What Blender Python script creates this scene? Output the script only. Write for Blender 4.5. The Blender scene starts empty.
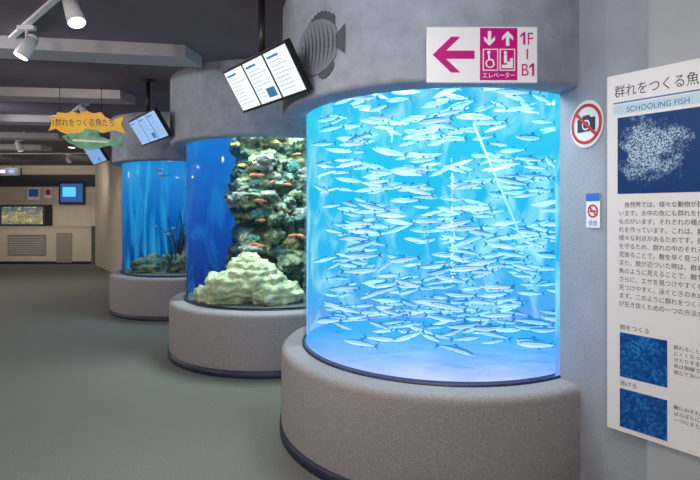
import bpy, bmesh, math, random
from mathutils import Vector, Matrix, noise
R=random.Random(7)
sc=bpy.context.scene
try:
    sc.view_settings.view_transform='Standard'
except Exception: pass
rad=math.radians
# ------------------------------------------------------------ materials
def lk(nt,a,b): nt.links.new(a,b)
def mat(name,col,rough=.6,metal=0.,em=None,es=0.,ns=0,namt=.15,bump=0.,bs=None,spec=.5):
    m=bpy.data.materials.new(name); m.use_nodes=True; nt=m.node_tree
    b=nt.nodes['Principled BSDF']
    c=(*col,1)
    b.inputs['Base Color'].default_value=c
    b.inputs['Roughness'].default_value=rough
    b.inputs['Metallic'].default_value=metal
    b.inputs['Specular IOR Level'].default_value=spec
    if em: 
        b.inputs['Emission Color'].default_value=(*em,1); b.inputs['Emission Strength'].default_value=es
    tc=nt.nodes.new('ShaderNodeTexCoord')
    if ns:
        n=nt.nodes.new('ShaderNodeTexNoise'); n.inputs['Scale'].default_value=ns; n.inputs['Detail'].default_value=6
        lk(nt,tc.outputs['Object'],n.inputs['Vector'])
        r=nt.nodes.new('ShaderNodeValToRGB')
        r.color_ramp.elements[0].position=.3; r.color_ramp.elements[1].position=.7
        r.color_ramp.elements[0].color=(*[v*(1-namt) for v in col],1)
        r.color_ramp.elements[1].color=(*[min(1,v*(1+namt)) for v in col],1)
        lk(nt,n.outputs['Fac'],r.inputs['Fac']); lk(nt,r.outputs['Color'],b.inputs['Base Color'])
    if bump:
        n2=nt.nodes.new('ShaderNodeTexNoise'); n2.inputs['Scale'].default_value=bs or 60; n2.inputs['Detail'].default_value=4
        lk(nt,tc.outputs['Object'],n2.inputs['Vector'])
        bp=nt.nodes.new('ShaderNodeBump'); bp.inputs['Strength'].default_value=bump; bp.inputs['Distance'].default_value=.01
        lk(nt,n2.outputs['Fac'],bp.inputs['Height']); lk(nt,bp.outputs['Normal'],b.inputs['Normal'])
    return m
def ramp(nt,stops):
    r=nt.nodes.new('ShaderNodeValToRGB'); cr=r.color_ramp
    while len(cr.elements)<len(stops): cr.elements.new(.5)
    for e,(p,c) in zip(cr.elements,stops): e.position=p; e.color=(*c,1)
    return r
def water_mat(name,stops,z0,z1,strength,nscale=(3,3,1.2),hi=(.6,.95,1),hamt=.5,t0=.5,t1=.75):  # emissive water: glow, ripples and light rays painted into the colour
    m=bpy.data.materials.new(name); m.use_nodes=True; nt=m.node_tree; nt.nodes.clear()
    out=nt.nodes.new('ShaderNodeOutputMaterial'); e=nt.nodes.new('ShaderNodeEmission')
    tc=nt.nodes.new('ShaderNodeTexCoord'); sx=nt.nodes.new('ShaderNodeSeparateXYZ')
    lk(nt,tc.outputs['Object'],sx.inputs[0])
    mr=nt.nodes.new('ShaderNodeMapRange'); mr.inputs[1].default_value=z0; mr.inputs[2].default_value=z1
    lk(nt,sx.outputs['Z'],mr.inputs[0])
    r=ramp(nt,stops); lk(nt,mr.outputs[0],r.inputs[0])
    mp=nt.nodes.new('ShaderNodeMapping'); mp.inputs['Scale'].default_value=nscale
    lk(nt,tc.outputs['Object'],mp.inputs[0])
    n=nt.nodes.new('ShaderNodeTexNoise'); n.inputs['Scale'].default_value=1.6; n.inputs['Detail'].default_value=5; n.inputs['Distortion'].default_value=.8
    lk(nt,mp.outputs[0],n.inputs['Vector'])
    m2=nt.nodes.new('ShaderNodeMapRange'); m2.inputs[1].default_value=t0; m2.inputs[2].default_value=t1; m2.inputs[4].default_value=hamt
    lk(nt,n.outputs['Fac'],m2.inputs[0])
    mx=nt.nodes.new('ShaderNodeMixRGB'); lk(nt,m2.outputs[0],mx.inputs[0]); lk(nt,r.outputs[0],mx.inputs[1]); mx.inputs[2].default_value=(*hi,1)
    lk(nt,mx.outputs[0],e.inputs[0]); e.inputs[1].default_value=strength
    lk(nt,e.outputs[0],out.inputs[0]); return m
def glass_mat(name,tint):
    m=bpy.data.materials.new(name); m.use_nodes=True; nt=m.node_tree; nt.nodes.clear()
    out=nt.nodes.new('ShaderNodeOutputMaterial'); t=nt.nodes.new('ShaderNodeBsdfTransparent'); g=nt.nodes.new('ShaderNodeBsdfGlossy')
    t.inputs[0].default_value=(*tint,1); g.inputs['Roughness'].default_value=.02
    f=nt.nodes.new('ShaderNodeFresnel'); f.inputs[0].default_value=1.33
    mu=nt.nodes.new('ShaderNodeMath'); mu.operation='MULTIPLY'; mu.inputs[1].default_value=.3
    lk(nt,f.outputs[0],mu.inputs[0])
    mx=nt.nodes.new('ShaderNodeMixShader'); lk(nt,mu.outputs[0],mx.inputs[0]); lk(nt,t.outputs[0],mx.inputs[1]); lk(nt,g.outputs[0],mx.inputs[2])
    lk(nt,mx.outputs[0],out.inputs[0]); return m
def emis(name,col,s=1.):
    return mat(name,(0.02,0.02,0.02),.4,em=col,es=s)

M_plaster=mat('plaster_lavender',(.36,.39,.47),.75,ns=9,namt=.16,bump=.4,bs=45)
M_base=mat('base_stone',(.33,.31,.32),.6,ns=150,namt=.28,bump=.2,bs=120)
M_navy=mat('navy_rubber',(.012,.015,.05),.4)
M_wall=mat('wall_paint',(.36,.39,.45),.7,ns=6,namt=.08,bump=.3,bs=70)
M_col=mat('column_paint',(.46,.49,.53),.55,ns=4,namt=.06)
M_floor=mat('carpet',(.190,.200,.175),.95,ns=140,namt=.30,bump=.3,bs=200,spec=.1)
M_ceil=mat('ceiling_paint',(.19,.15,.19),.9,ns=2,namt=.12)
M_beam=mat('beam_paint',(.50,.46,.49),.7,ns=5,namt=.05)
M_cream=mat('cream_wall',(.58,.52,.43),.7,ns=3,namt=.06)
M_white=mat('white_panel',(.90,.90,.92),.35)
M_black=mat('black_plastic',(.012,.012,.014),.35)
M_dark=mat('dark_text',(.03,.03,.05),.6)
M_mag=mat('magenta',(.58,.003,.22),.45,spec=.2)
M_red=mat('red',(.6,.02,.02),.4)
M_blue=mat('blue_print',(.03,.17,.55),.4)
M_glass=glass_mat('acrylic',(.97,.99,1))
# ------------------------------------------------------------ helpers
def link(o,parent=None):
    sc.collection.objects.link(o)
    if parent: o.parent=parent
    return o
def mesh(name,vs,fs,m=None,parent=None,smooth=False,mi=None):
    me=bpy.data.meshes.new(name); me.from_pydata([tuple(v) for v in vs],[],fs)
    ms=m if isinstance(m,(list,tuple)) else [m]
    for q in ms:
        if q: me.materials.append(q)
    if mi:
        for p,i in zip(me.polygons,mi): p.material_index=i
    if smooth:
        for p in me.polygons: p.use_smooth=True
    me.update()
    o=bpy.data.objects.new(name,me); return link(o,parent)
def group(name,M):
    e=bpy.data.objects.new(name,None); e.empty_display_size=.1; link(e); e.matrix_world=M; return e
def frame(o,r,up=(0,0,1)):
    r=Vector(r).normalized(); up=Vector(up).normalized(); n=r.cross(up)
    M=Matrix.Identity(4)
    for i in range(3): M[i][0]=r[i]; M[i][1]=up[i]; M[i][2]=n[i]; M[i][3]=o[i]
    return M
def boxv(x0,y0,z0,x1,y1,z1):
    vs=[(x,y,z) for z in(z0,z1) for y in(y0,y1) for x in(x0,x1)]
    fs=[(0,2,3,1),(4,5,7,6),(0,1,5,4),(2,6,7,3),(0,4,6,2),(1,3,7,5)]
    return vs,fs
def box(name,a,b,m,parent=None,bev=0):
    vs,fs=boxv(*a,*b); o=mesh(name,vs,fs,m,parent)
    if bev:
        md=o.modifiers.new('b','BEVEL'); md.width=bev; md.segments=3
    return o
def poly(name,pts,z0,z1,m,parent):
    n=len(pts); vs=[(x,y,z0) for x,y in pts]+[(x,y,z1) for x,y in pts]
    fs=[tuple(range(n-1,-1,-1)),tuple(range(n,2*n))]+[(i,(i+1)%n,n+(i+1)%n,n+i) for i in range(n)]
    o=mesh(name,vs,fs,m,parent)
    bm=bmesh.new(); bm.from_mesh(o.data); bmesh.ops.recalc_face_normals(bm,faces=bm.faces); bmesh.ops.triangulate(bm,faces=[f for f in bm.faces if len(f.verts)>4]); bm.to_mesh(o.data); bm.free()
    return o
def text(name,body,size,x,y,z,m,parent,align='LEFT',sp=1.,sx=1.,bold=0):
    c=bpy.data.curves.new(name,'FONT'); c.body=body; c.size=size; c.align_x=align; c.space_line=sp; c.offset=bold
    t=bpy.data.objects.new(name,c); sc.collection.objects.link(t); bpy.context.view_layer.update()
    me=bpy.data.meshes.new_from_object(t.evaluated_get(bpy.context.evaluated_depsgraph_get()))
    bpy.data.objects.remove(t); me.materials.clear(); me.materials.append(m)
    o=bpy.data.objects.new(name,me); link(o,parent); o.location=(x,y,z); o.scale=(sx,1,1); return o
def lathe(name,prof,m,parent,a0=0,a1=360,seg=128,ky=1.,smooth=True):
    n=len(prof); full=abs(a1-a0)>=360; k=seg if full else seg+1; vs=[]
    for i in range(k):
        a=rad(a0+(a1-a0)*i/seg); c,s=math.cos(a),math.sin(a)
        for r,z in prof: vs.append((r*c,r*s*(ky if s>0 else 1),z))
    fs=[]
    for i in range(seg):
        j=(i+1)%k
        for p in range(n-1): fs.append((i*n+p,j*n+p,j*n+p+1,i*n+p+1))
    o=mesh(name,vs,fs,m,parent,smooth)
    if smooth:
        try:
            bpy.context.view_layer.objects.active=o; o.select_set(True); bpy.ops.object.shade_auto_smooth(angle=rad(35)); o.select_set(False)
        except Exception: pass
    return o
def cyl(name,p,q,r0,r1,m,parent=None,seg=20):
    p=Vector(p);q=Vector(q); d=(q-p).normalized(); a=d.orthogonal().normalized(); b=d.cross(a); vs=[]
    for c,r in((p,r0),(q,r1)):
        for i in range(seg):
            t=2*math.pi*i/seg; vs.append(c+a*r*math.cos(t)+b*r*math.sin(t))
    fs=[(i,(i+1)%seg,seg+(i+1)%seg,seg+i) for i in range(seg)]+[tuple(range(seg))[::-1],tuple(range(seg,2*seg))]
    o=mesh(name,vs,fs,m,parent)
    for pl in o.data.polygons:
        if len(pl.vertices)==4: pl.use_smooth=True
    return o
def circ(cx,cy,rx,ry=None,n=40,a0=0,a1=360):
    ry=ry or rx
    return [(cx+rx*math.cos(rad(a0+(a1-a0)*i/n)),cy+ry*math.sin(rad(a0+(a1-a0)*i/n))) for i in range(n if a1-a0>=360 else n+1)]
def ringpts(name,cx,cy,ro,ri,z0,z1,m,parent,n=48):
    vs=[];fs=[]
    for i in range(n):
        t=2*math.pi*i/n
        for r,z in((ri,z1),(ro,z1),(ro,z0)): vs.append((cx+r*math.cos(t),cy+r*math.sin(t),z))
    for i in range(n):
        j=(i+1)%n
        fs+= [(3*i,3*i+1,3*j+1,3*j),(3*i+1,3*i+2,3*j+2,3*j+1)]
    return mesh(name,vs,fs,m,parent)
# ------------------------------------------------------------ shell
CZ=2.88
mesh('floor',[(-10.4,-3,0),(5,-3,0),(5,15,0),(-10.4,15,0)],[(0,1,2,3)],M_floor)
mesh('ceiling',[(-10.4,-3,CZ),(5,-3,CZ),(5,15,CZ),(-10.4,15,CZ)],[(3,2,1,0)],M_ceil)
mesh('wall_left',[(-10.4,-3,0),(-10.4,15,0),(-10.4,15,CZ),(-10.4,-3,CZ)],[(0,1,2,3)],M_cream)
mesh('wall_front',[(-10.4,-3,0),(5,-3,0),(5,-3,CZ),(-10.4,-3,CZ)],[(0,1,2,3)],M_cream)
T=[Vector((.645,3.61)),Vector((-.836,5.63)),Vector((-2.59,7.99))]
def strip(name,pts,m,z0=0,z1=CZ,th=0):
    vs=[];fs=[]
    for p in pts: vs+= [(p[0],p[1],z0),(p[0],p[1],z1)]
    for i in range(len(pts)-1): fs.append((2*i,2*i+2,2*i+3,2*i+1))
    return mesh(name,vs,fs,m)
arc=[T[0]+1.0*Vector((math.cos(rad(a)),math.sin(rad(a)))) for a in range(60,-58,-6)]
B=Vector((1.168,2.78)); C=Vector((1.264,2.476)); D=Vector((1.382,2.327)); dr=Vector((.62,-.785)).normalized()
nr=Vector((dr.y,-dr.x))  # towards the aisle
pts=[Vector((2.6,5.5))]+arc+[B,C,D]
o=strip('wall_right',pts+[D+dr*2.9,Vector((3.3,-3))],M_wall)
cp=[D]; 
for a in range(0,91,15):
    cp.append(D+dr*(.05-.05*math.cos(rad(a)))+nr*(.035*math.sin(rad(a))))
cp+= [D+dr*1.3+nr*.035,D+dr*1.3]
strip('column',cp,M_col)
strip('baseboard_right',[p+nr*.006 for p in (B,C,D)],M_navy,0,.07)
strip('baseboard_column',[p+nr*.006 for p in cp[1:-1]],M_navy,0,.07)
for i,(a,b) in enumerate(((T[0],T[1]),(T[1],T[2]))):
    d=(b-a).normalized(); n=Vector((-d.y,d.x)); n= n if n.y>0 else -n
    strip('wall_partition',[a+d*.85+n*.35,b-d*.85+n*.35],M_wall)
d=Vector((-.6,.8))
strip('wall_back',[T[2]+d*.9,T[2]+d*7.7],M_cream)
# ------------------------------------------------------------ fish
def fish_geo(L,vs,fs,mi,M,hgt=.2,wid=.11,bend=0.):
    prof=[(-.5,.02,.02),(-.46,.3,.35),(-.38,.62,.7),(-.22,.95,1),(-.02,1,.95),(.18,.75,.7),(.34,.4,.35),(.43,.2,.15)]
    K=8; b0=len(vs)
    def P(x,y,z):
        y+=bend*x*x*2
        return M@Vector((x*L,y*L,z*L))
    for x,h,w in prof:
        for k in range(K):
            t=2*math.pi*(k-.5)/K
            vs.append(P(x,math.cos(t)*w*wid*.5,math.sin(t)*h*hgt*.5))
    for i in range(len(prof)-1):
        for k in range(K):
            k2=(k+1)%K
            fs.append((b0+i*K+k,b0+i*K+k2,b0+(i+1)*K+k2,b0+(i+1)*K+k))
            mi.append(0 if k in(1,2,3) else (1 if k in(0,4) else 2))
    fs.append(tuple(b0+k for k in range(K))[::-1]); mi.append(0)
    def tri(pts,m):
        b=len(vs)
        for p in pts: vs.append(P(*p))
        fs.append(tuple(range(b,b+len(pts)))); mi.append(m)
    tri([(.41,0,.0),(.56,0,hgt*.6),(.5,0,0)],0); tri([(.41,0,0),(.5,0,0),(.56,0,-hgt*.6)],0)
    tri([(-.08,0,hgt*.48),(.04,0,hgt*.8),(.1,0,hgt*.42)],0)
    tri([(.0,0,-hgt*.46),(.1,0,-hgt*.7),(.12,0,-hgt*.38)],0)
    for s in(-1,1):
        tri([(-.25,s*wid*.5,-.01),(-.13,s*wid*.8,-.05),(-.15,s*wid*.5,.0)],1)
        tri([(-.41,s*wid*.36,.03),(-.385,s*wid*.42,.03),(-.385,s*wid*.42,.008),(-.41,s*wid*.36,.008)],3)
M_fb=mat('fish_back',(.02,.20,.36),.35,em=(.0,.15,.38),es=.6)  # emission on the fish stands in for light on their flanks
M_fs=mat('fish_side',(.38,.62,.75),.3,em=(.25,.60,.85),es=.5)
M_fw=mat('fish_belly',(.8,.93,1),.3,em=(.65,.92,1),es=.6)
M_eye=mat('fish_eye',(.005,.005,.01),.2)
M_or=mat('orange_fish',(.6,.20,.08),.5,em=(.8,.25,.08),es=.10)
def local_frame(c):
    n=c.normalized(); l=Vector((n.y,-n.x)); M=Matrix.Identity(4)
    M[0][0]=l.x;M[1][0]=l.y;M[0][1]=n.x;M[1][1]=n.y;M[0][3]=c.x;M[1][3]=c.y
    return M
FR=[local_frame(c) for c in T]
def school(name,F,count,L0,L1,zr,mats,hgt=.2,leftp=.88,rmax=.86,bmax=.36,bmin=-.85,arange=(-1,1),sep=.55,pw=1.):
    vs=[];fs=[];mi=[];pl=[]
    tries=0
    while len(pl)<count and tries<40000:
        tries+=1
        a=R.uniform(*arange); b=R.uniform(bmin,bmax); z=zr[0]+(zr[1]-zr[0])*R.random()**pw
        if a*a+b*b>(rmax)**2: continue
        if any((Vector((a,b,z*1.5))-Vector((q.x,q.y,q.z*1.5))).length<L0*sep for q in pl): continue
        pl.append(Vector((a,b,z)))
        L=R.uniform(L0,L1); yaw=R.gauss(0,20)+a*14
        if R.random()>leftp: yaw+=180
        M=Matrix.Translation((a,b,z))@Matrix.Rotation(rad(yaw),4,'Z')@Matrix.Rotation(rad(R.gauss(0,9)),4,'Y')@Matrix.Rotation(rad(R.gauss(0,12)),4,'X')
        fish_geo(L,vs,fs,mi,M,hgt=hgt,bend=R.uniform(-.25,.25))
    o=mesh(name,vs,fs,mats,None,False,mi); o.matrix_world=F
    for p in o.data.polygons: p.use_smooth=True
    return o
# ------------------------------------------------------------ tanks
HB=[1.5+.66,1.5+.70,1.5+.72]
W1=water_mat('water_backlight_bright',[(0,(.22,.36,.95)),(.09,(.08,.42,.93)),(.25,(.03,.50,.92)),(.5,(.02,.56,.92)),(.75,(.04,.66,.94)),(1,(.02,.38,.82))],.58,2.75,1.0,nscale=(3,3,1.6),hi=(.40,.95,1),hamt=.8,t0=.46,t1=.68)
W2=water_mat('water_backlight_deep',[(0,(.01,.03,.22)),(.4,(.01,.11,.55)),(.8,(.015,.24,.80)),(1,(.01,.15,.6))],.58,2.75,.8,hi=(.02,.4,.9),hamt=.5)
W3=water_mat('water_backlight_blue',[(0,(.0,.04,.20)),(.35,(.0,.13,.50)),(.75,(.02,.30,.78)),(1,(.02,.2,.65))],.58,2.75,.85,nscale=(5,5,.5),hi=(.05,.6,.95),hamt=.7)
# sand: pale lavender near the front pane, bluer toward the back; emission paints in a glow
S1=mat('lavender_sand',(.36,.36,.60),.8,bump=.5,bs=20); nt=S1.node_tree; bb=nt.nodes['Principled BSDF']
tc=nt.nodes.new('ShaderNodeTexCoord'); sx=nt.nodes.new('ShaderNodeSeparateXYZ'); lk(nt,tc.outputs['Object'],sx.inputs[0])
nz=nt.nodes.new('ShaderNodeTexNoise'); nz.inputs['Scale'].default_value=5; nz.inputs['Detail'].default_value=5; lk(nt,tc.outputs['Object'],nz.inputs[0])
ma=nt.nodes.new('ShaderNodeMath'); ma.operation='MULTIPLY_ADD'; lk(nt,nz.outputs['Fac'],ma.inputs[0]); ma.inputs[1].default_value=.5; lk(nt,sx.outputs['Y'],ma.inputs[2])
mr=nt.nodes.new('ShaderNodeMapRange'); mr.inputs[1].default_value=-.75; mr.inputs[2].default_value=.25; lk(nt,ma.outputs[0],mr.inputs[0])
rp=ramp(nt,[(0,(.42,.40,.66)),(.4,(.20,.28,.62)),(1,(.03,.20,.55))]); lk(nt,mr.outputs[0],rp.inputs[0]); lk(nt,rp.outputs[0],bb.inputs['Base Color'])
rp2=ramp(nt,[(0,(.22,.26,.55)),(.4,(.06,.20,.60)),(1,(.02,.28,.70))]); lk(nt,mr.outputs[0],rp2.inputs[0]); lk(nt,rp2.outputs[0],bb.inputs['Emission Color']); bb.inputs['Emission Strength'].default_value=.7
S2=mat('tank_gravel',(.10,.13,.13),.9,ns=40,namt=.4,bump=.6,bs=40)
def tank(i,W,S,power,col,phi0,ly=-.2):
    F=FR[i]; g=group('cylindrical_aquarium',F); hb=HB[i]
    lathe('base',[(1.13,.0),(1.13,.53),(1.125,.555),(1.11,.572),(1.085,.58),(.90,.58)],M_base,g)
    lathe('kickplate',[(1.142,.0),(1.142,.062),(1.13,.066)],M_navy,g)
    lathe('header',[(.96,hb+.0),(1.09,hb),(1.11,hb+.008),(1.12,hb+.03),(1.12,CZ)],M_plaster,g)
    lathe('glass',[(.978,.58),(.978,hb+.01)],M_glass,g)
    lathe('lower_seal',[(.986,.58),(.986,.588),(.97,.588)],M_navy,g)
    lathe('water_backdrop',[(.955,.58),(.955,CZ-.01)],W,g,phi0,200,ky=.62)
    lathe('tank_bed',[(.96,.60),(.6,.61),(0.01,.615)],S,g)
    L=bpy.data.lights.new('tank_lamp','AREA'); L.shape='DISK'; L.size=1.1; L.energy=power; L.color=col
    lo=bpy.data.objects.new('tank_lamp',L); link(lo,g); lo.location=(0,ly,2.82)
    return g
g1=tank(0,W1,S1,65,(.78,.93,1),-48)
g2=tank(1,W2,S2,85,(.78,.95,.95),-25,ly=-.38)
g3=tank(2,W3,S2,40,(.6,.85,1),-25)
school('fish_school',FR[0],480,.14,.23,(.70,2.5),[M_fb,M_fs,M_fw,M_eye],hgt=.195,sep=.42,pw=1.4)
school('fish_school',FR[1],13,.09,.13,(1.1,2.1),[M_or,M_or,M_or,M_eye],hgt=.28,bmax=-.45,bmin=-.85,leftp=.5)
school('fish_school',FR[2],22,.10,.16,(.95,2.3),[M_fb,M_fb,M_or,M_eye],hgt=.32,bmax=.2,leftp=.5)
bm=bmesh.new()  # lamp reflection streak, built from tiny glowing beads
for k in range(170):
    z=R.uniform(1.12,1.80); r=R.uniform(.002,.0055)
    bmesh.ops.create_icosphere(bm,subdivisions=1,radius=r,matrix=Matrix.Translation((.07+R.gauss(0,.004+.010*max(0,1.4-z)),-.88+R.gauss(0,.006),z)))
me=bpy.data.meshes.new('reflection_streak'); bm.to_mesh(me); bm.free(); me.materials.append(emis('streak_glow',(.75,1,1),1.0))
o=bpy.data.objects.new('reflection_streak',me); link(o); o.matrix_world=FR[0]
o=cyl('diagonal_rod',(.20,-.62,2.02),(.50,-.5,1.32),.006,.006,mat('pale_rod',(.6,.9,1),.4,em=(.4,.9,1),es=.55)); o.matrix_world=FR[0]  # slim pale rod set diagonally
# rocks
def rock_mat(name,stops,scale,bump=.8):
    m=mat(name,(.3,.3,.3),.85,bump=bump,bs=25); nt=m.node_tree; b=nt.nodes['Principled BSDF']
    tc=nt.nodes.new('ShaderNodeTexCoord'); n=nt.nodes.new('ShaderNodeTexNoise'); n.inputs['Scale'].default_value=scale; n.inputs['Detail'].default_value=8; n.inputs['Roughness'].default_value=.65
    r=ramp(nt,stops); lk(nt,tc.outputs['Object'],n.inputs['Vector']); lk(nt,n.outputs['Fac'],r.inputs[0]); lk(nt,r.outputs[0],b.inputs['Base Color']); return m
M_cliff=rock_mat('reef_rock',[(.30,(.01,.045,.05)),(.43,(.04,.12,.11)),(.52,(.15,.23,.15)),(.60,(.36,.38,.20)),(.68,(.10,.26,.24)),(.8,(.42,.48,.34))],5.5)
M_pale=rock_mat('pale_coral_rock',[(.3,(.22,.29,.14)),(.5,(.50,.58,.35)),(.7,(.78,.82,.56))],9)
MC=[rock_mat('coral_ochre',[(.3,(.11,.10,.04)),(.6,(.42,.38,.18))],12),rock_mat('coral_teal',[(.3,(.02,.09,.09)),(.6,(.12,.33,.30))],12),rock_mat('coral_olive',[(.3,(.06,.10,.05)),(.6,(.30,.38,.20))],12),rock_mat('coral_grey',[(.3,(.09,.11,.10)),(.6,(.38,.42,.36))],12)]
def cliffb(a,z,b0,amp,lean,zb,zt):
    p=Vector((a,0,z))
    dsp=noise.fractal(p*3.2,1.0,2.1,5)*amp+abs(noise.noise(p*8))*amp*.7+abs(noise.noise(p*18))*amp*.3+max(0,noise.noise(Vector((a*2.2,5,z*4.5))))*amp*1.3
    return b0-dsp-lean*(1-(z-zb)/(zt-zb))
def cliff(name,parent,a0,a1,zt,b0,amp,m,zb=.6,lean=0):
    nx,nz=150,200; vs=[];fs=[]
    for j in range(nz+1):
        z=zb+(zt-zb)*j/nz
        for i in range(nx+1):
            s=i/nx; a=a0+(a1-a0)*s
            b=cliffb(a,z,b0,amp,lean,zb,zt)
            b+= .45*(1-min(1,s/.12))**1.5
            aa=a+noise.noise(Vector((a*2.5,9,z*2.5)))*.07+noise.noise(Vector((a*8,3,z*8)))*.04
            rr=math.hypot(aa,b)
            if rr>.9: aa*=.9/rr; b*=.9/rr
            vs.append((aa,b,z))
    for j in range(nz):
        for i in range(nx):
            q=j*(nx+1)+i; fs.append((q,q+1,q+nx+2,q+nx+1))
    return mesh(name,vs,fs,m,parent,True)
gReef=group('coral_reef',FR[1])
cliff('rock_face',gReef,-.56,.8,2.8,.22,.28,M_cliff,lean=.08)
bm=bmesh.new(); 
for k in range(75):
    a=R.uniform(-.46,.6); z=R.uniform(1.0,2.4); b=cliffb(a,z,.22,.28,.08,.6,2.8)
    if math.hypot(a,b)>.82: continue
    r=R.uniform(.035,.09); ret=bmesh.ops.create_icosphere(bm,subdivisions=4,radius=1)
    fl=R.uniform(.35,.9); mi=R.choice([0,1,1,2,2,3,3])
    for v in ret['verts']:
        p=v.co.copy(); q=Vector((p.x*r*1.3,p.y*r*.9,p.z*r*fl))
        q+=p*(noise.fractal((q+Vector((k,0,0)))*18,1,2,4)*r*.5+abs(noise.noise((q+Vector((k,0,0)))*45))*r*.25)
        v.co=q+Vector((a,b,z))
        for f in v.link_faces: f.material_index=mi
me=bpy.data.meshes.new('encrusting_coral'); bm.to_mesh(me); bm.free()
for q in MC: me.materials.append(q)
for p in me.polygons: p.use_smooth=True
o=bpy.data.objects.new('encrusting_coral',me); link(o,gReef)
def lump(name,F,blobs,m,amp=.12,fr=5,sub=5,ridge=.012):
    bm=bmesh.new()
    for (x,y,z,rx,ry,rz) in blobs:
        ret=bmesh.ops.create_icosphere(bm,subdivisions=sub,radius=1)
        for v in ret['verts']:
            p=v.co.copy(); q=Vector((p.x*rx,p.y*ry,p.z*rz))+Vector((x,y,z))
            dd=noise.fractal(q*fr,1.,2.,4)*amp+math.sin(q.z*85+4*noise.noise(q*5))*ridge+abs(noise.noise(q*28))*.03+abs(noise.noise(q*60))*.014
            q+=p*dd; q.z=max(q.z,.59)
            rr=math.hypot(q.x,q.y)
            if rr>.945: q.x*=.945/rr; q.y*=.945/rr
            v.co=q
    me=bpy.data.meshes.new(name); bm.to_mesh(me); bm.free(); me.materials.append(m)
    for p in me.polygons: p.use_smooth=True
    o=bpy.data.objects.new(name,me); link(o); o.matrix_world=F; return o
lump('coral_boulder',FR[1],[(-.36,-.55,.74,.34,.24,.19),(-.24,-.57,.88,.24,.20,.14),(.0,-.65,.68,.28,.2,.13),(-.55,-.47,.67,.22,.2,.12),(-.30,-.53,1.0,.14,.12,.07),(-.12,-.62,.80,.2,.18,.11)],M_pale,amp=.06,fr=7,ridge=.008)
lump('reef_rock',FR[2],[(.05,-.35,.70,.4,.3,.22),(.4,-.25,.85,.35,.3,.4),(-.5,-.3,.66,.28,.25,.16),(.62,-.1,1.1,.25,.25,.35)],M_cliff,amp=.1,fr=5)
M_plant=mat('kelp',(.015,.05,.045),.6,ns=10,namt=.3)
vs=[];fs=[]
for k in range(110):
    bx=R.uniform(-.25,.6); by=R.uniform(-.65,-.1); h=R.uniform(.3,.9); w=R.uniform(.015,.035); ph=R.uniform(0,6); dx=R.uniform(-.2,.2)
    for j in range(9):
        t=j/8; ww=w*(1-t*.8); x=bx+dx*t*t+.03*math.sin(ph+t*6); y=by+.02*math.cos(ph+5*t); z=.62+h*t
        c,s=math.cos(ph),math.sin(ph)
        vs+= [(x-ww*c,y-ww*s,z),(x+ww*c,y+ww*s,z)]
    b0=len(vs)-18
    for j in range(8): q=b0+2*j; fs.append((q,q+1,q+3,q+2))
o=mesh('sea_plants',vs,fs,M_plant); o.matrix_world=FR[2]
# ------------------------------------------------------------ fish relief on header
M_rel=mat('relief_bronze',(.24,.25,.30),.6); M_rel2=mat('relief_groove',(.09,.09,.12),.7)
th0=rad(221.5); HR=1.12
gR=group('fish_relief',Matrix.Translation((T[0].x+HR*math.cos(th0),T[0].y+HR*math.sin(th0),2.44)))
gx=T[0].x+HR*math.cos(th0); gy=T[0].y+HR*math.sin(th0)
def cols(name,cl,e,m):
    vs=[];fs=[]
    for s,z0,z1 in cl:
        a=th0+s/HR
        for z,ee in((z0,0),(z0,e),(z1,e),(z1,0)):
            vs.append((T[0].x+(HR+ee)*math.cos(a)-gx,T[0].y+(HR+ee)*math.sin(a)-gy,z))
    for i in range(len(cl)-1):
        for k in range(3): fs.append((4*i+k,4*i+k+1,4*i+5+k,4*i+4+k))
    return mesh(name,vs,fs,m,gR)
def outl(s):
    t=max(0,1-(s/.19)**2); return math.sqrt(t)
N=24
cols('body',[(-.19+.36*i/N,-.145*outl(-.19+.36*i/N)-.01,.145*outl(-.19+.36*i/N)+.01) for i in range(N+1)],.010,M_rel)
cols('dorsal_fin',[(-.08+.24*i/16,.09,.135+.05*math.sin(math.pi*i/16)+.014*(i%2)) for i in range(17)],.007,M_rel2)
cols('anal_fin',[(.0+.15*i/12,-.135-.05*math.sin(math.pi*i/12)-.01*(i%2),-.08) for i in range(13)],.007,M_rel2)
cols('tail_fin',[(.16+.07*i/6,-.03-.05*i/6,.03+.05*i/6) for i in range(7)],.008,M_rel2)
cols('eye',[(-.140+.016*i/4,.03-.008*math.sin(math.pi*i/4),.03+.008*math.sin(math.pi*i/4)) for i in range(5)],.014,M_rel2)
for k in range(8):
    s0=-.11+.034*k; h=.135*outl(s0)
    e=.013
    vv=[];ff=[]
    for j in range(13):
        t=-1+2*j/12; z=h*t; s=s0+.025*(1-t*t); w=.006*(1.2-abs(t))
        for q in(-w,w):
            a=th0+(s+q)/HR; vv.append((T[0].x+(HR+e)*math.cos(a)-gx,T[0].y+(HR+e)*math.sin(a)-gy,z))
    for j in range(12): ff.append((2*j,2*j+1,2*j+3,2*j+2))
    mesh('stripe',vv,ff,M_rel2,gR)
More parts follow.
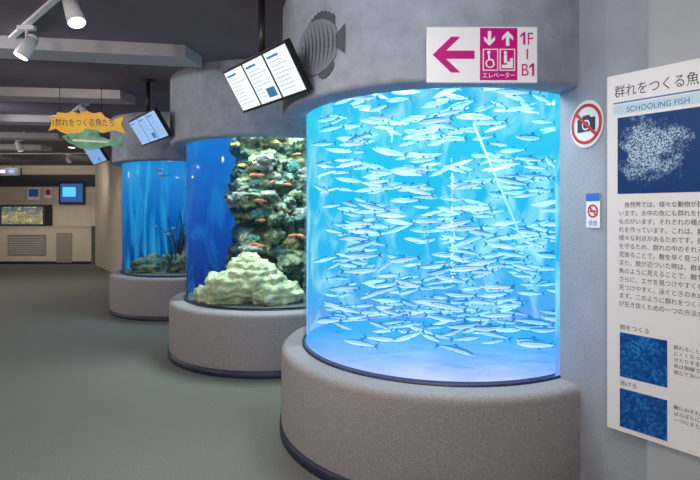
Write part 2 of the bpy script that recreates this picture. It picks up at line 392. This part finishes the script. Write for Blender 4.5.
# ------------------------------------------------------------ direction sign
g=group('direction_sign',frame((.376,2.455,2.135),(1,0,0)))
box('plate',(0,0,-.015),(.545,.275,.0),M_white,g,.004)
poly('arrow',[(.03,.137),(.12,.225),(.165,.225),(.095,.157),(.235,.157),(.235,.117),(.095,.117),(.165,.05),(.12,.05)],.0,.002,M_mag,g)
box('pictogram_panel',(.262,.012,0),(.445,.268,.002),M_mag,g)
poly('arrow_down',[(.30,.252),(.316,.252),(.316,.208),(.335,.226),(.335,.207),(.308,.180),(.281,.207),(.281,.226),(.30,.208)],.002,.004,M_white,g)
poly('arrow_up',[(.405,.180),(.389,.180),(.389,.224),(.370,.206),(.370,.225),(.397,.252),(.424,.225),(.424,.206),(.405,.224)],.002,.004,M_white,g)
box('frame_cell',(.275,.058,.002),(.350,.165,.004),M_white,g); box('cell_inner',(.280,.063,.004),(.345,.160,.005),M_mag,g)
box('frame_cell_2',(.358,.058,.002),(.433,.165,.004),M_white,g); box('cell_inner_2',(.363,.063,.004),(.428,.160,.005),M_mag,g)
ringpts('wheel',.310,.093,.022,.016,.005,.006,M_white,g)
poly('wheelchair_head',circ(.304,.147,.008),.005,.006,M_white,g)
poly('wheelchair_body',[(.300,.137),(.308,.137),(.310,.115),(.325,.113),(.334,.085),(.328,.083),(.319,.106),(.301,.108)],.006,.007,M_white,g)
poly('stairs',[(.368,.070),(.422,.070),(.422,.118),(.408,.118),(.408,.102),(.394,.102),(.394,.086),(.368,.086)],.005,.006,M_white,g)
poly('person_head',circ(.385,.146,.008),.005,.006,M_white,g); poly('person_body',[(.378,.136),(.393,.136),(.393,.095),(.378,.095)],.005,.006,M_white,g)
text('label','エレベーター',.032,.354,.024,.003,M_white,g,'CENTER',sx=.85)
def one(x,y,h): poly('numeral_one',[(x,y),(x+.010,y),(x+.010,y+h),(x,y+h),(x-.014,y+h-.014),(x-.014,y+h-.024),(x,y+h-.013)],.001,.003,M_mag,g)
one(.474,.187,.060); text('floor_1','F',.085,.508,.187,.001,M_mag,g,'CENTER',sx=.85)
text('floor_b','B',.085,.482,.034,.001,M_mag,g,'CENTER',sx=.85); one(.517,.034,.060)
box('dash',(.491,.115,0),(.498,.165,.002),M_mag,g)
# ------------------------------------------------------------ no-photo and small sign
dw=(C-B).normalized()
def wallM(s,z,off=.004):
    p=B+dw*s; n=Vector((dw.y,-dw.x)); return frame((p.x+n.x*off,p.y+n.y*off,z),(dw.x,dw.y,0))
g=group('no_photography_sign',wallM(.200,1.955,.006))
poly('plate',circ(0,0,.112,.122),-.004,-.0005,M_white,g)
ringpts('red_ring',0,0,.104,.088,0,.003,M_red,g)
poly('camera_body',[(-.060,-.038),(.060,-.038),(.060,.030),(.03,.030),(.02,.045),(-.02,.045),(-.03,.030),(-.060,.030)],0,.002,M_dark,g)
ringpts('lens',0,-.005,.027,.019,.002,.003,M_white,g)
poly('slash',[(-.076,.058),(-.066,.070),(.076,-.058),(.066,-.070)],.002,.005,M_red,g)
g=group('no_smoking_sign',wallM(.245,1.42,.006))
box('plate',(-.045,0,-.004),(.045,.175,0),M_white,g); box('header_band',(-.045,.135,0),(.045,.175,.001),M_blue,g)
ringpts('ring',0,.085,.034,.025,0,.002,M_red,g); poly('slash',[(-.024,.105),(-.018,.110),(.024,.065),(.018,.06)],.0,.003,M_red,g)
box('cigarette',(-.02,.08,0),(.02,.088,.001),M_dark,g); text('caption','禁煙',.03,0,.012,.001,M_blue,g,'CENTER')
# ------------------------------------------------------------ information panel
def photo_mat(name,seed,sc_,cl=(.85,.95,1),dense=.5,center=None,cr=.2,vs_=14,bg=(.003,.035,.16)):
    m=bpy.data.materials.new(name); m.use_nodes=True; nt=m.node_tree; b=nt.nodes['Principled BSDF']; b.inputs['Roughness'].default_value=.4; b.inputs['Specular IOR Level'].default_value=.2
    tc=nt.nodes.new('ShaderNodeTexCoord'); 
    n=nt.nodes.new('ShaderNodeTexNoise'); n.inputs['Scale'].default_value=sc_; n.inputs['Detail'].default_value=8; n.inputs['Roughness'].default_value=.75
    n2=nt.nodes.new('ShaderNodeTexVoronoi'); n2.inputs['Scale'].default_value=sc_*vs_
    mp=nt.nodes.new('ShaderNodeMapping'); mp.inputs['Location'].default_value=(seed,seed*2,0); lk(nt,tc.outputs['Object'],mp.inputs[0])
    lk(nt,mp.outputs[0],n.inputs[0]); lk(nt,mp.outputs[0],n2.inputs[0])
    fac=n.outputs['Fac']
    if center:
        vm=nt.nodes.new('ShaderNodeVectorMath'); vm.operation='DISTANCE'; lk(nt,tc.outputs['Object'],vm.inputs[0]); vm.inputs[1].default_value=(*center,0)
        mr=nt.nodes.new('ShaderNodeMapRange'); mr.inputs[1].default_value=0; mr.inputs[2].default_value=cr; mr.inputs[3].default_value=.22; mr.inputs[4].default_value=-.2; lk(nt,vm.outputs['Value'],mr.inputs[0])
        ad=nt.nodes.new('ShaderNodeMath'); ad.operation='ADD'; lk(nt,fac,ad.inputs[0]); lk(nt,mr.outputs[0],ad.inputs[1]); fac=ad.outputs[0]
    r=ramp(nt,[(.0,(0,0,0)),(dense,(0,0,0)),(dense+.14,(1,1,1))]); lk(nt,fac,r.inputs[0])
    r2=ramp(nt,[(.30,(1,1,1)),(.68,(.12,.12,.12))]); lk(nt,n2.outputs['Distance'],r2.inputs[0])
    mu=nt.nodes.new('ShaderNodeMixRGB'); mu.blend_type='MULTIPLY'; mu.inputs[0].default_value=1; lk(nt,r.outputs[0],mu.inputs[1]); lk(nt,r2.outputs[0],mu.inputs[2])
    mx=nt.nodes.new('ShaderNodeMixRGB'); lk(nt,mu.outputs[0],mx.inputs[0]); mx.inputs[1].default_value=(*bg,1); mx.inputs[2].default_value=(*cl,1)
    lk(nt,mx.outputs[0],b.inputs['Base Color']); return m
Pw,Ph=.66,1.688
g=group('information_panel',frame((1.239,2.411,.463),(dr.x,dr.y,0)))
box('board',(0,0,-.012),(Pw,Ph,0),M_white,g,.003)
def ty(t): return Ph*(1-t)
text('title','群れをつくる魚たち',.062,.035,ty(.062),.001,M_dark,g,sx=.80)
box('title_rule',(.03,ty(.082),0),(Pw-.03,ty(.078),.001),M_blue,g)
box('subtitle_band',(.03,ty(.113),0),(Pw-.03,ty(.086),.001),mat('pale_blue_band',(.55,.80,.90),.4),g)
text('subtitle','SCHOOLING FISH',.036,.09,ty(.109),.002,mat('mid_blue_print',(.02,.12,.35),.4),g,sx=.9)
px,py=.20,ty(.225)
o=box('photo',(.05,ty(.335),0),(.62,ty(.122),.002),photo_mat('photo_school',3,7.5,cl=(.60,.82,.95),dense=.50,center=(px,py),cr=.27,vs_=18,bg=(.004,.05,.20)),g)
body='''　自然界では、様々な動物が群れを作って生活して
います。水中の魚にも群れを作って生活している
ものがいます。それぞれの種がそれぞれの理由で群
れを作っています。これは、群れることによって
様々な利点があるためです。例えば、外敵から身
を守るため、群れの中のそれぞれの魚が周囲を
見張ることで、敵を早く見つけることができます。
また、敵が近づいた時は、群れが一つの大きな
魚のように見えることで、敵をおどろかせます。
さらに、エサを見つけやすくなり、繁殖の相手も
見つけやすく、泳ぐときの水の抵抗も小さくなり
ます。このように群れをつくることは、小さな魚
が生き抜くための一つの方法なのです。'''
text('body_text',body,.0285,.055,ty(.372),.001,M_dark,g,sp=1.36,sx=.86)
text('caption_a','群をつくる',.026,.06,ty(.712),.001,M_dark,g)
box('photo_a',(.06,ty(.845),0),(.26,ty(.722),.002),photo_mat('photo_a',8,9,(.02,.25,.65),.42,vs_=8,bg=(.003,.06,.28)),g)
text('caption_b','逃げる',.026,.06,ty(.868),.001,M_dark,g)
box('photo_b',(.06,ty(.985),0),(.26,ty(.878),.002),photo_mat('photo_b',15,8,(.02,.18,.58),.38,vs_=8,bg=(.003,.05,.25)),g)
text('text_a','群れることで敵に見つかり\nにくくなったり、敵をまどわ\nせたりすることができる。\n魚は側線で隣の魚の動きを\n感じて泳いでいます。',.02,.285,ty(.74),.001,M_dark,g,sp=1.35)
text('text_b','敵におそわれたとき、群れは\nばらばらに広がり、また\n一つにまとまります。',.02,.285,ty(.895),.001,M_dark,g,sp=1.35)
# ------------------------------------------------------------ ceiling monitors
def monitor(TL,TR,z,H=.26,dpt=.16,tint=(.86,.95,1),st=1.1):
    TL=Vector(TL);TR=Vector(TR); r=(TR-TL).normalized(); w=(TR-TL).length; inn=Vector((-r.y,r.x))
    if inn.x<0: inn=-inn
    up=Vector((-inn.x*dpt,-inn.y*dpt,H)).normalized(); hh=math.hypot(dpt,H)
    bl=Vector((TL.x+inn.x*dpt,TL.y+inn.y*dpt,z-H))
    M=frame(bl,(r.x,r.y,0),up)
    g=group('ceiling_monitor',M)
    box('housing',(0,0,-.045),(w,hh,0),M_black,g,.006)
    k=3; dk=emis('screen_text',tuple(c*.35 for c in tint),.6); gl=emis('screen_glow',tint,st); pic=emis('screen_picture',(.05,.25,.5),.7)
    for i in range(k):
        x0=w*(i/k)+.014; x1=w*((i+1)/k)-.008
        box('screen',(x0,.018,0),(x1,hh-.018,.002),gl,g)
        box('screen_title',(x0+.02,hh-.055,.002),(x0+.02+(x1-x0)*.5,hh-.042,.003),pic,g)
        for q in range(8):
            yy=hh-.080-q*.024
            if yy<.035: break
            xe=x1-.02-R.random()*.09
            if i==1 and q>4: xe=x0+.1
            box('screen_text',(x0+.02,yy,.002),(xe,yy+.003,.003),dk,g)
        if i==1: box('screen_picture',(x1-.12,.04,.002),(x1-.02,.10,.003),pic,g)
    box('mount_plate',(w*.5-.08,hh*.4,-.075),(w*.5+.08,hh*.9,-.045),M_black,g)
    mid=M@Vector((w*.5,hh*.8,-.06)); Mi=M.inverted()
    cyl('pole',Mi@mid,Mi@Vector((mid.x,mid.y,CZ-.01)),.022,.022,M_black,g)
    cyl('ceiling_plate',Mi@Vector((mid.x,mid.y,CZ-.03)),Mi@Vector((mid.x,mid.y,CZ)),.07,.07,M_black,g)
    return g
s=.945
monitor((-.911*s,3.56*s),(-.383*s,2.9*s),1.5+.998*s)
monitor((-2.455,5.53),(-1.903,4.83),2.5,tint=(.35,.6,1),st=.9)
monitor((-4.21,7.89),(-3.66,7.19),2.5,tint=(.25,.45,.9),st=.9)
# ------------------------------------------------------------ hanging fish sign
M_yel=mat('sign_orange',(1.0,.50,.02),.5,ns=3,namt=.25,em=(1,.45,.02),es=.10); M_grn=mat('sign_green_fish',(.13,.42,.24),.5,ns=8,namt=.6)
g=group('hanging_fish_sign',frame((-3.32,5.5,2.2),(1,0,0)))
pts=[(0,.36),(.07,.33),(.10,.40),(.20,.385),(.26,.41),(.34,.385),(.42,.415),(.50,.385),(.58,.40),(.62,.35),(.70,.31),(.84,.36),(.80,.26),(.85,.16),(.72,.20),(.60,.17),(.5,.19),(.42,.15),(.32,.17),(.22,.15),(.14,.18),(.08,.22),(.0,.19),(.04,.28)]
poly('board',pts,-.02,0,M_yel,g)
text('lettering','11群れをつくる魚たち',.092,.37,.25,.002,mat('sign_ink',(.10,.02,.01),.5),g,'CENTER',sx=.80)
fp=[(.16,.13),(.26,.16),(.42,.165),(.58,.13),(.68,.09),(.84,.13),(.80,.06),(.86,-.02),(.68,.03),(.56,.0),(.46,-.02),(.36,-.0),(.24,.06)]
poly('green_fish',fp,.005,.02,M_grn,g)
poly('fish_eye',circ(.235,.115,.014),.02,.024,M_black,g)
poly('fish_fin',[(.36,.16),(.42,.215),(.55,.20),(.58,.135)],.006,.018,M_grn,g)
poly('fish_stripe',[(.28,.10),(.66,.075),(.66,.06),(.28,.075)],.02,.022,mat('fish_white',(.8,.85,.7),.5),g)
for x in(.12,.58): cyl('wire',(x,.39,-.01),(x,CZ-2.2,-.01),.004,.004,M_black,g,8)
# ------------------------------------------------------------ ceiling beams and lamps
e0=Vector((-1.36,4.13)); de=Vector((-.63,.775)).normalized()
for k in range(5):
    p=e0+de*1.97*k; q=p+Vector((-.97,-.12 if k else -.16)).normalized()*min(8,(p.x+10.3)/.98)
    wv=Vector((.05,.30)) 
    vs=[(a.x,a.y,z) for z in(CZ-.10,CZ+.0) for a in(p,p+wv,q+wv,q)]
    mesh('ceiling_beam' ,vs,[(0,1,2,3),(7,6,5,4),(0,4,5,1),(1,5,6,2),(2,6,7,3),(3,7,4,0)],M_beam)
M_face=emis('lamp_face_glow',(1,.9,.75),6)
def track(a,b):
    a=Vector(a);b=Vector(b); d=(b-a).normalized(); n=Vector((-d.y,d.x))*.018
    vs=[(q.x,q.y,z) for z in(CZ-.022,CZ) for q in(a-n,a+n,b+n,b-n)]
    mesh('lighting_track',vs,[(0,1,2,3),(7,6,5,4),(0,4,5,1),(1,5,6,2),(2,6,7,3),(3,7,4,0)],M_white)
def spotlight(p,target,col=(1,.88,.74),power=40,name='track_spotlight',ang=100):
    p=Vector(p); d=(Vector(target)-p).normalized(); g=group(name,Matrix.Translation(p)); h=CZ-p.z
    cyl('housing',-d*.08,d*.08,.042,.052,M_white,g); cyl('rear_cap',-d*.11,-d*.08,.025,.042,M_white,g)
    cyl('lamp_face',d*.081,d*.083,.045,.045,M_face,g)
    cyl('stem',(0,0,.03),(0,0,h-.04),.010,.010,M_white,g); box('adapter',(-.06,-.02,h-.052),(.06,.02,h-.022),M_white,g)
    L=bpy.data.lights.new('lamp','SPOT'); L.energy=power; L.color=col; L.spot_size=rad(ang); L.spot_blend=1; L.shadow_soft_size=.05
    lo=bpy.data.objects.new('lamp',L); link(lo,g); lo.location=d*.1; lo.rotation_euler=d.to_track_quat('-Z','Y').to_euler()
track((-1.2,2.57),(-2.9,4.15)); track((-3.0,5.85),(-4.4,7.6)); track((-5.6,8.6),(-7.0,10.4)); track((-9.6,11.8),(-6.0,11.7))
spotlight((-1.66,3.0,2.70),(-1.0,2.6,1.2),power=30)
spotlight((-2.36,3.65,2.70),(-3.0,3.2,1.2),power=30)
spotlight((-1.2,1.2,2.72),(0.1,2.9,2.4),power=36,col=(.85,.92,1))  # added spot out of view, brightens the near header
spotlight((.35,.9,2.72),(.75,2.5,2.35),power=26,col=(.9,.94,1))  # another added spot, for the front of the near header
spotlight((-3.6,3.3,2.72),(-1.7,5.0,2.5),power=38,col=(.85,.92,1))  # added to lift the second header, fixture unseen
spotlight((-5.2,6.2,2.74),(-3.4,7.4,2.55),power=34,col=(.85,.92,1))  # added to lift the third header, fixture unseen
spotlight((-3.6,3.6,2.72),(-2.9,5.5,2.4),power=28,ang=60)  # added accent on the hanging sign, stands out of view
spotlight((-3.3,6.22,2.72),(-2.6,6.0,1),power=20)
spotlight((-4.0,7.1,2.72),(-5.0,7.6,1),power=25)
spotlight((-6.2,9.37,2.72),(-6.0,10,1),power=25)
spotlight((-6.6,11.72,2.72),(-7.4,14.6,1.6),power=80)  # added to brighten the far wall
spotlight((-8.8,11.78,2.72),(-9.2,14.6,1.6),power=80)  # second added spot for the far wall
M_dg=emis('downlight_glow',(1,.93,.85),5)
def fill_globe(x,y,power,col=(1,.93,.88)):  # added globe lights out of view, lift the dark ceiling and headers
    g=group('added_globe_light',Matrix.Translation((x,y,CZ)))
    cyl('canopy',(0,0,-.03),(0,0,0),.07,.08,M_white,g); cyl('stem',(0,0,-.30),(0,0,-.03),.012,.012,M_white,g); cyl('socket',(0,0,-.34),(0,0,-.29),.035,.02,M_white,g)
    L=bpy.data.lights.new('fill_bulb','POINT'); L.energy=power; L.color=col; L.shadow_soft_size=.07
    lo=bpy.data.objects.new('fill_bulb',L); link(lo,g); lo.location=(0,0,-.42)
def down(x,y,power,col=(1,.9,.84)):  # downlights added to even out the light on the floor
    g=group('added_downlight',Matrix.Translation((x,y,CZ)))
    cyl('trim_ring',(0,0,-.015),(0,0,0),.085,.09,M_white,g); cyl('lamp_face',(0,0,-.018),(0,0,-.0155),.06,.06,M_dg,g)
    L=bpy.data.lights.new('lamp','SPOT'); L.energy=power; L.color=col; L.spot_size=rad(160); L.spot_blend=.6; L.shadow_soft_size=.08
    lo=bpy.data.objects.new('lamp',L); link(lo,g); lo.location=(0,0,-.03)
for x,y,p in((-2.4,.2,68),(-5.0,2.4,78),(-.5,-.9,70),(-7.5,6.0,75),(-9.2,8.5,55)): fill_globe(x,y,p)
for x,y,p in((-1.2,2.2,40),(-4.2,7.2,40),(-5.0,5.0,40),(-6.8,8.2,55),(-8.3,10.6,50),(-5.9,10.6,50),(1.0,.6,55),(-.2,1.2,40)):
    down(x,y,p)
# ------------------------------------------------------------ far wall
mesh('wall_far',[(-10.4,14.8,0),(-4,14.8,0),(-4,14.8,CZ),(-10.4,14.8,CZ)],[(0,1,2,3)],M_cream)
Y=14.4
g=group('display_counter',Matrix.Translation((-10.2,Y,0)))
box('cabinet',(0,0,0),(2.75,.39,1.05),M_cream,g,.01); box('kick',(0,-.01,0),(2.75,0,.08),M_navy,g)
box('top',(-.02,-.03,1.05),(2.77,.39,1.09),M_beam,g)
box('vent_panel',(.35,-.02,.25),(1.45,0,.85),mat('grille',(.25,.23,.21),.6),g)
for k in range(8): box('slat',(.38,-.03,.30+.065*k),(1.42,-.02,.32+.065*k),M_beam,g)
box('access_door',(1.75,-.02,.05),(2.2,0,.9),mat('panel_beige',(.30,.27,.23),.6),g)
g=group('small_display_tank',Matrix.Translation((-10.1,Y+.02,1.09)))
box('frame',(0,0,0),(1.3,.36,.62),M_dark,g); box('window',(.06,-.01,.06),(1.24,0,.56),water_mat('small_tank_glow',[(0,(.35,.27,.14)),(1,(.03,.08,.10))],0,.6,1.1,nscale=(6,6,6),hi=(.8,.6,.25),hamt=.8),g)
for k in range(9): box('rock',(.1+.12*k,-.03,.06),(.2+.12*k,-.01,.12+.06*R.random()),M_pale,g,.01)
g=group('wall_television',Matrix.Translation((-8.55,14.74,1.73)))
box('bezel',(0,-.06,0),(.75,0,.66),M_black,g,.01); box('screen',(.05,-.065,.06),(.70,-.06,.60),emis('tv_glow',(.02,.10,.35),.9),g); box('picture',(.12,-.07,.22),(.50,-.065,.5),emis('tv_pic',(.1,.6,.9),1.1),g)
g=group('wall_poster',Matrix.Translation((-9.5,14.76,1.85))); box('sheet',(0,-.02,0),(.34,0,.36),M_white,g); box('print',(.03,-.025,.1),(.31,-.02,.33),M_blue,g)
g=group('wall_poster',Matrix.Translation((-9.0,14.76,1.9))); box('sheet',(0,-.02,0),(.2,0,.3),M_white,g); box('print',(.03,-.025,.1),(.17,-.02,.27),M_mag,g)
g=group('overhead_banner',Matrix.Translation((-9.9,12.6,2.42)))
box('board',(0,0,0),(1.6,.05,.2),M_navy,g)
for k in range(6): box('banner_print',(.1+.24*k,-.006,.06),(.25+.24*k,0,.14),M_blue if k%2 else M_beam,g)
for x in(.2,1.4): cyl('wire',(x,.025,.2),(x,.025,CZ-2.42),.008,.008,M_black,g,8)
box('trim_1',(-10.4,14.72,2.25),(-4.5,14.8,2.6),M_dark)
# ------------------------------------------------------------ world, camera
w=bpy.data.worlds.new('w'); sc.world=w; w.use_nodes=True; w.node_tree.nodes['Background'].inputs[0].default_value=(.05,.05,.06,1)
cd=bpy.data.cameras.new('camera'); cam=bpy.data.objects.new('camera',cd); link(cam)
cam.location=(0,0,1.5); cam.rotation_euler=(rad(90),0,0); cd.lens=36*500/700; cd.sensor_width=36; cd.shift_y=-.04; cd.clip_start=.05
sc.camera=cam
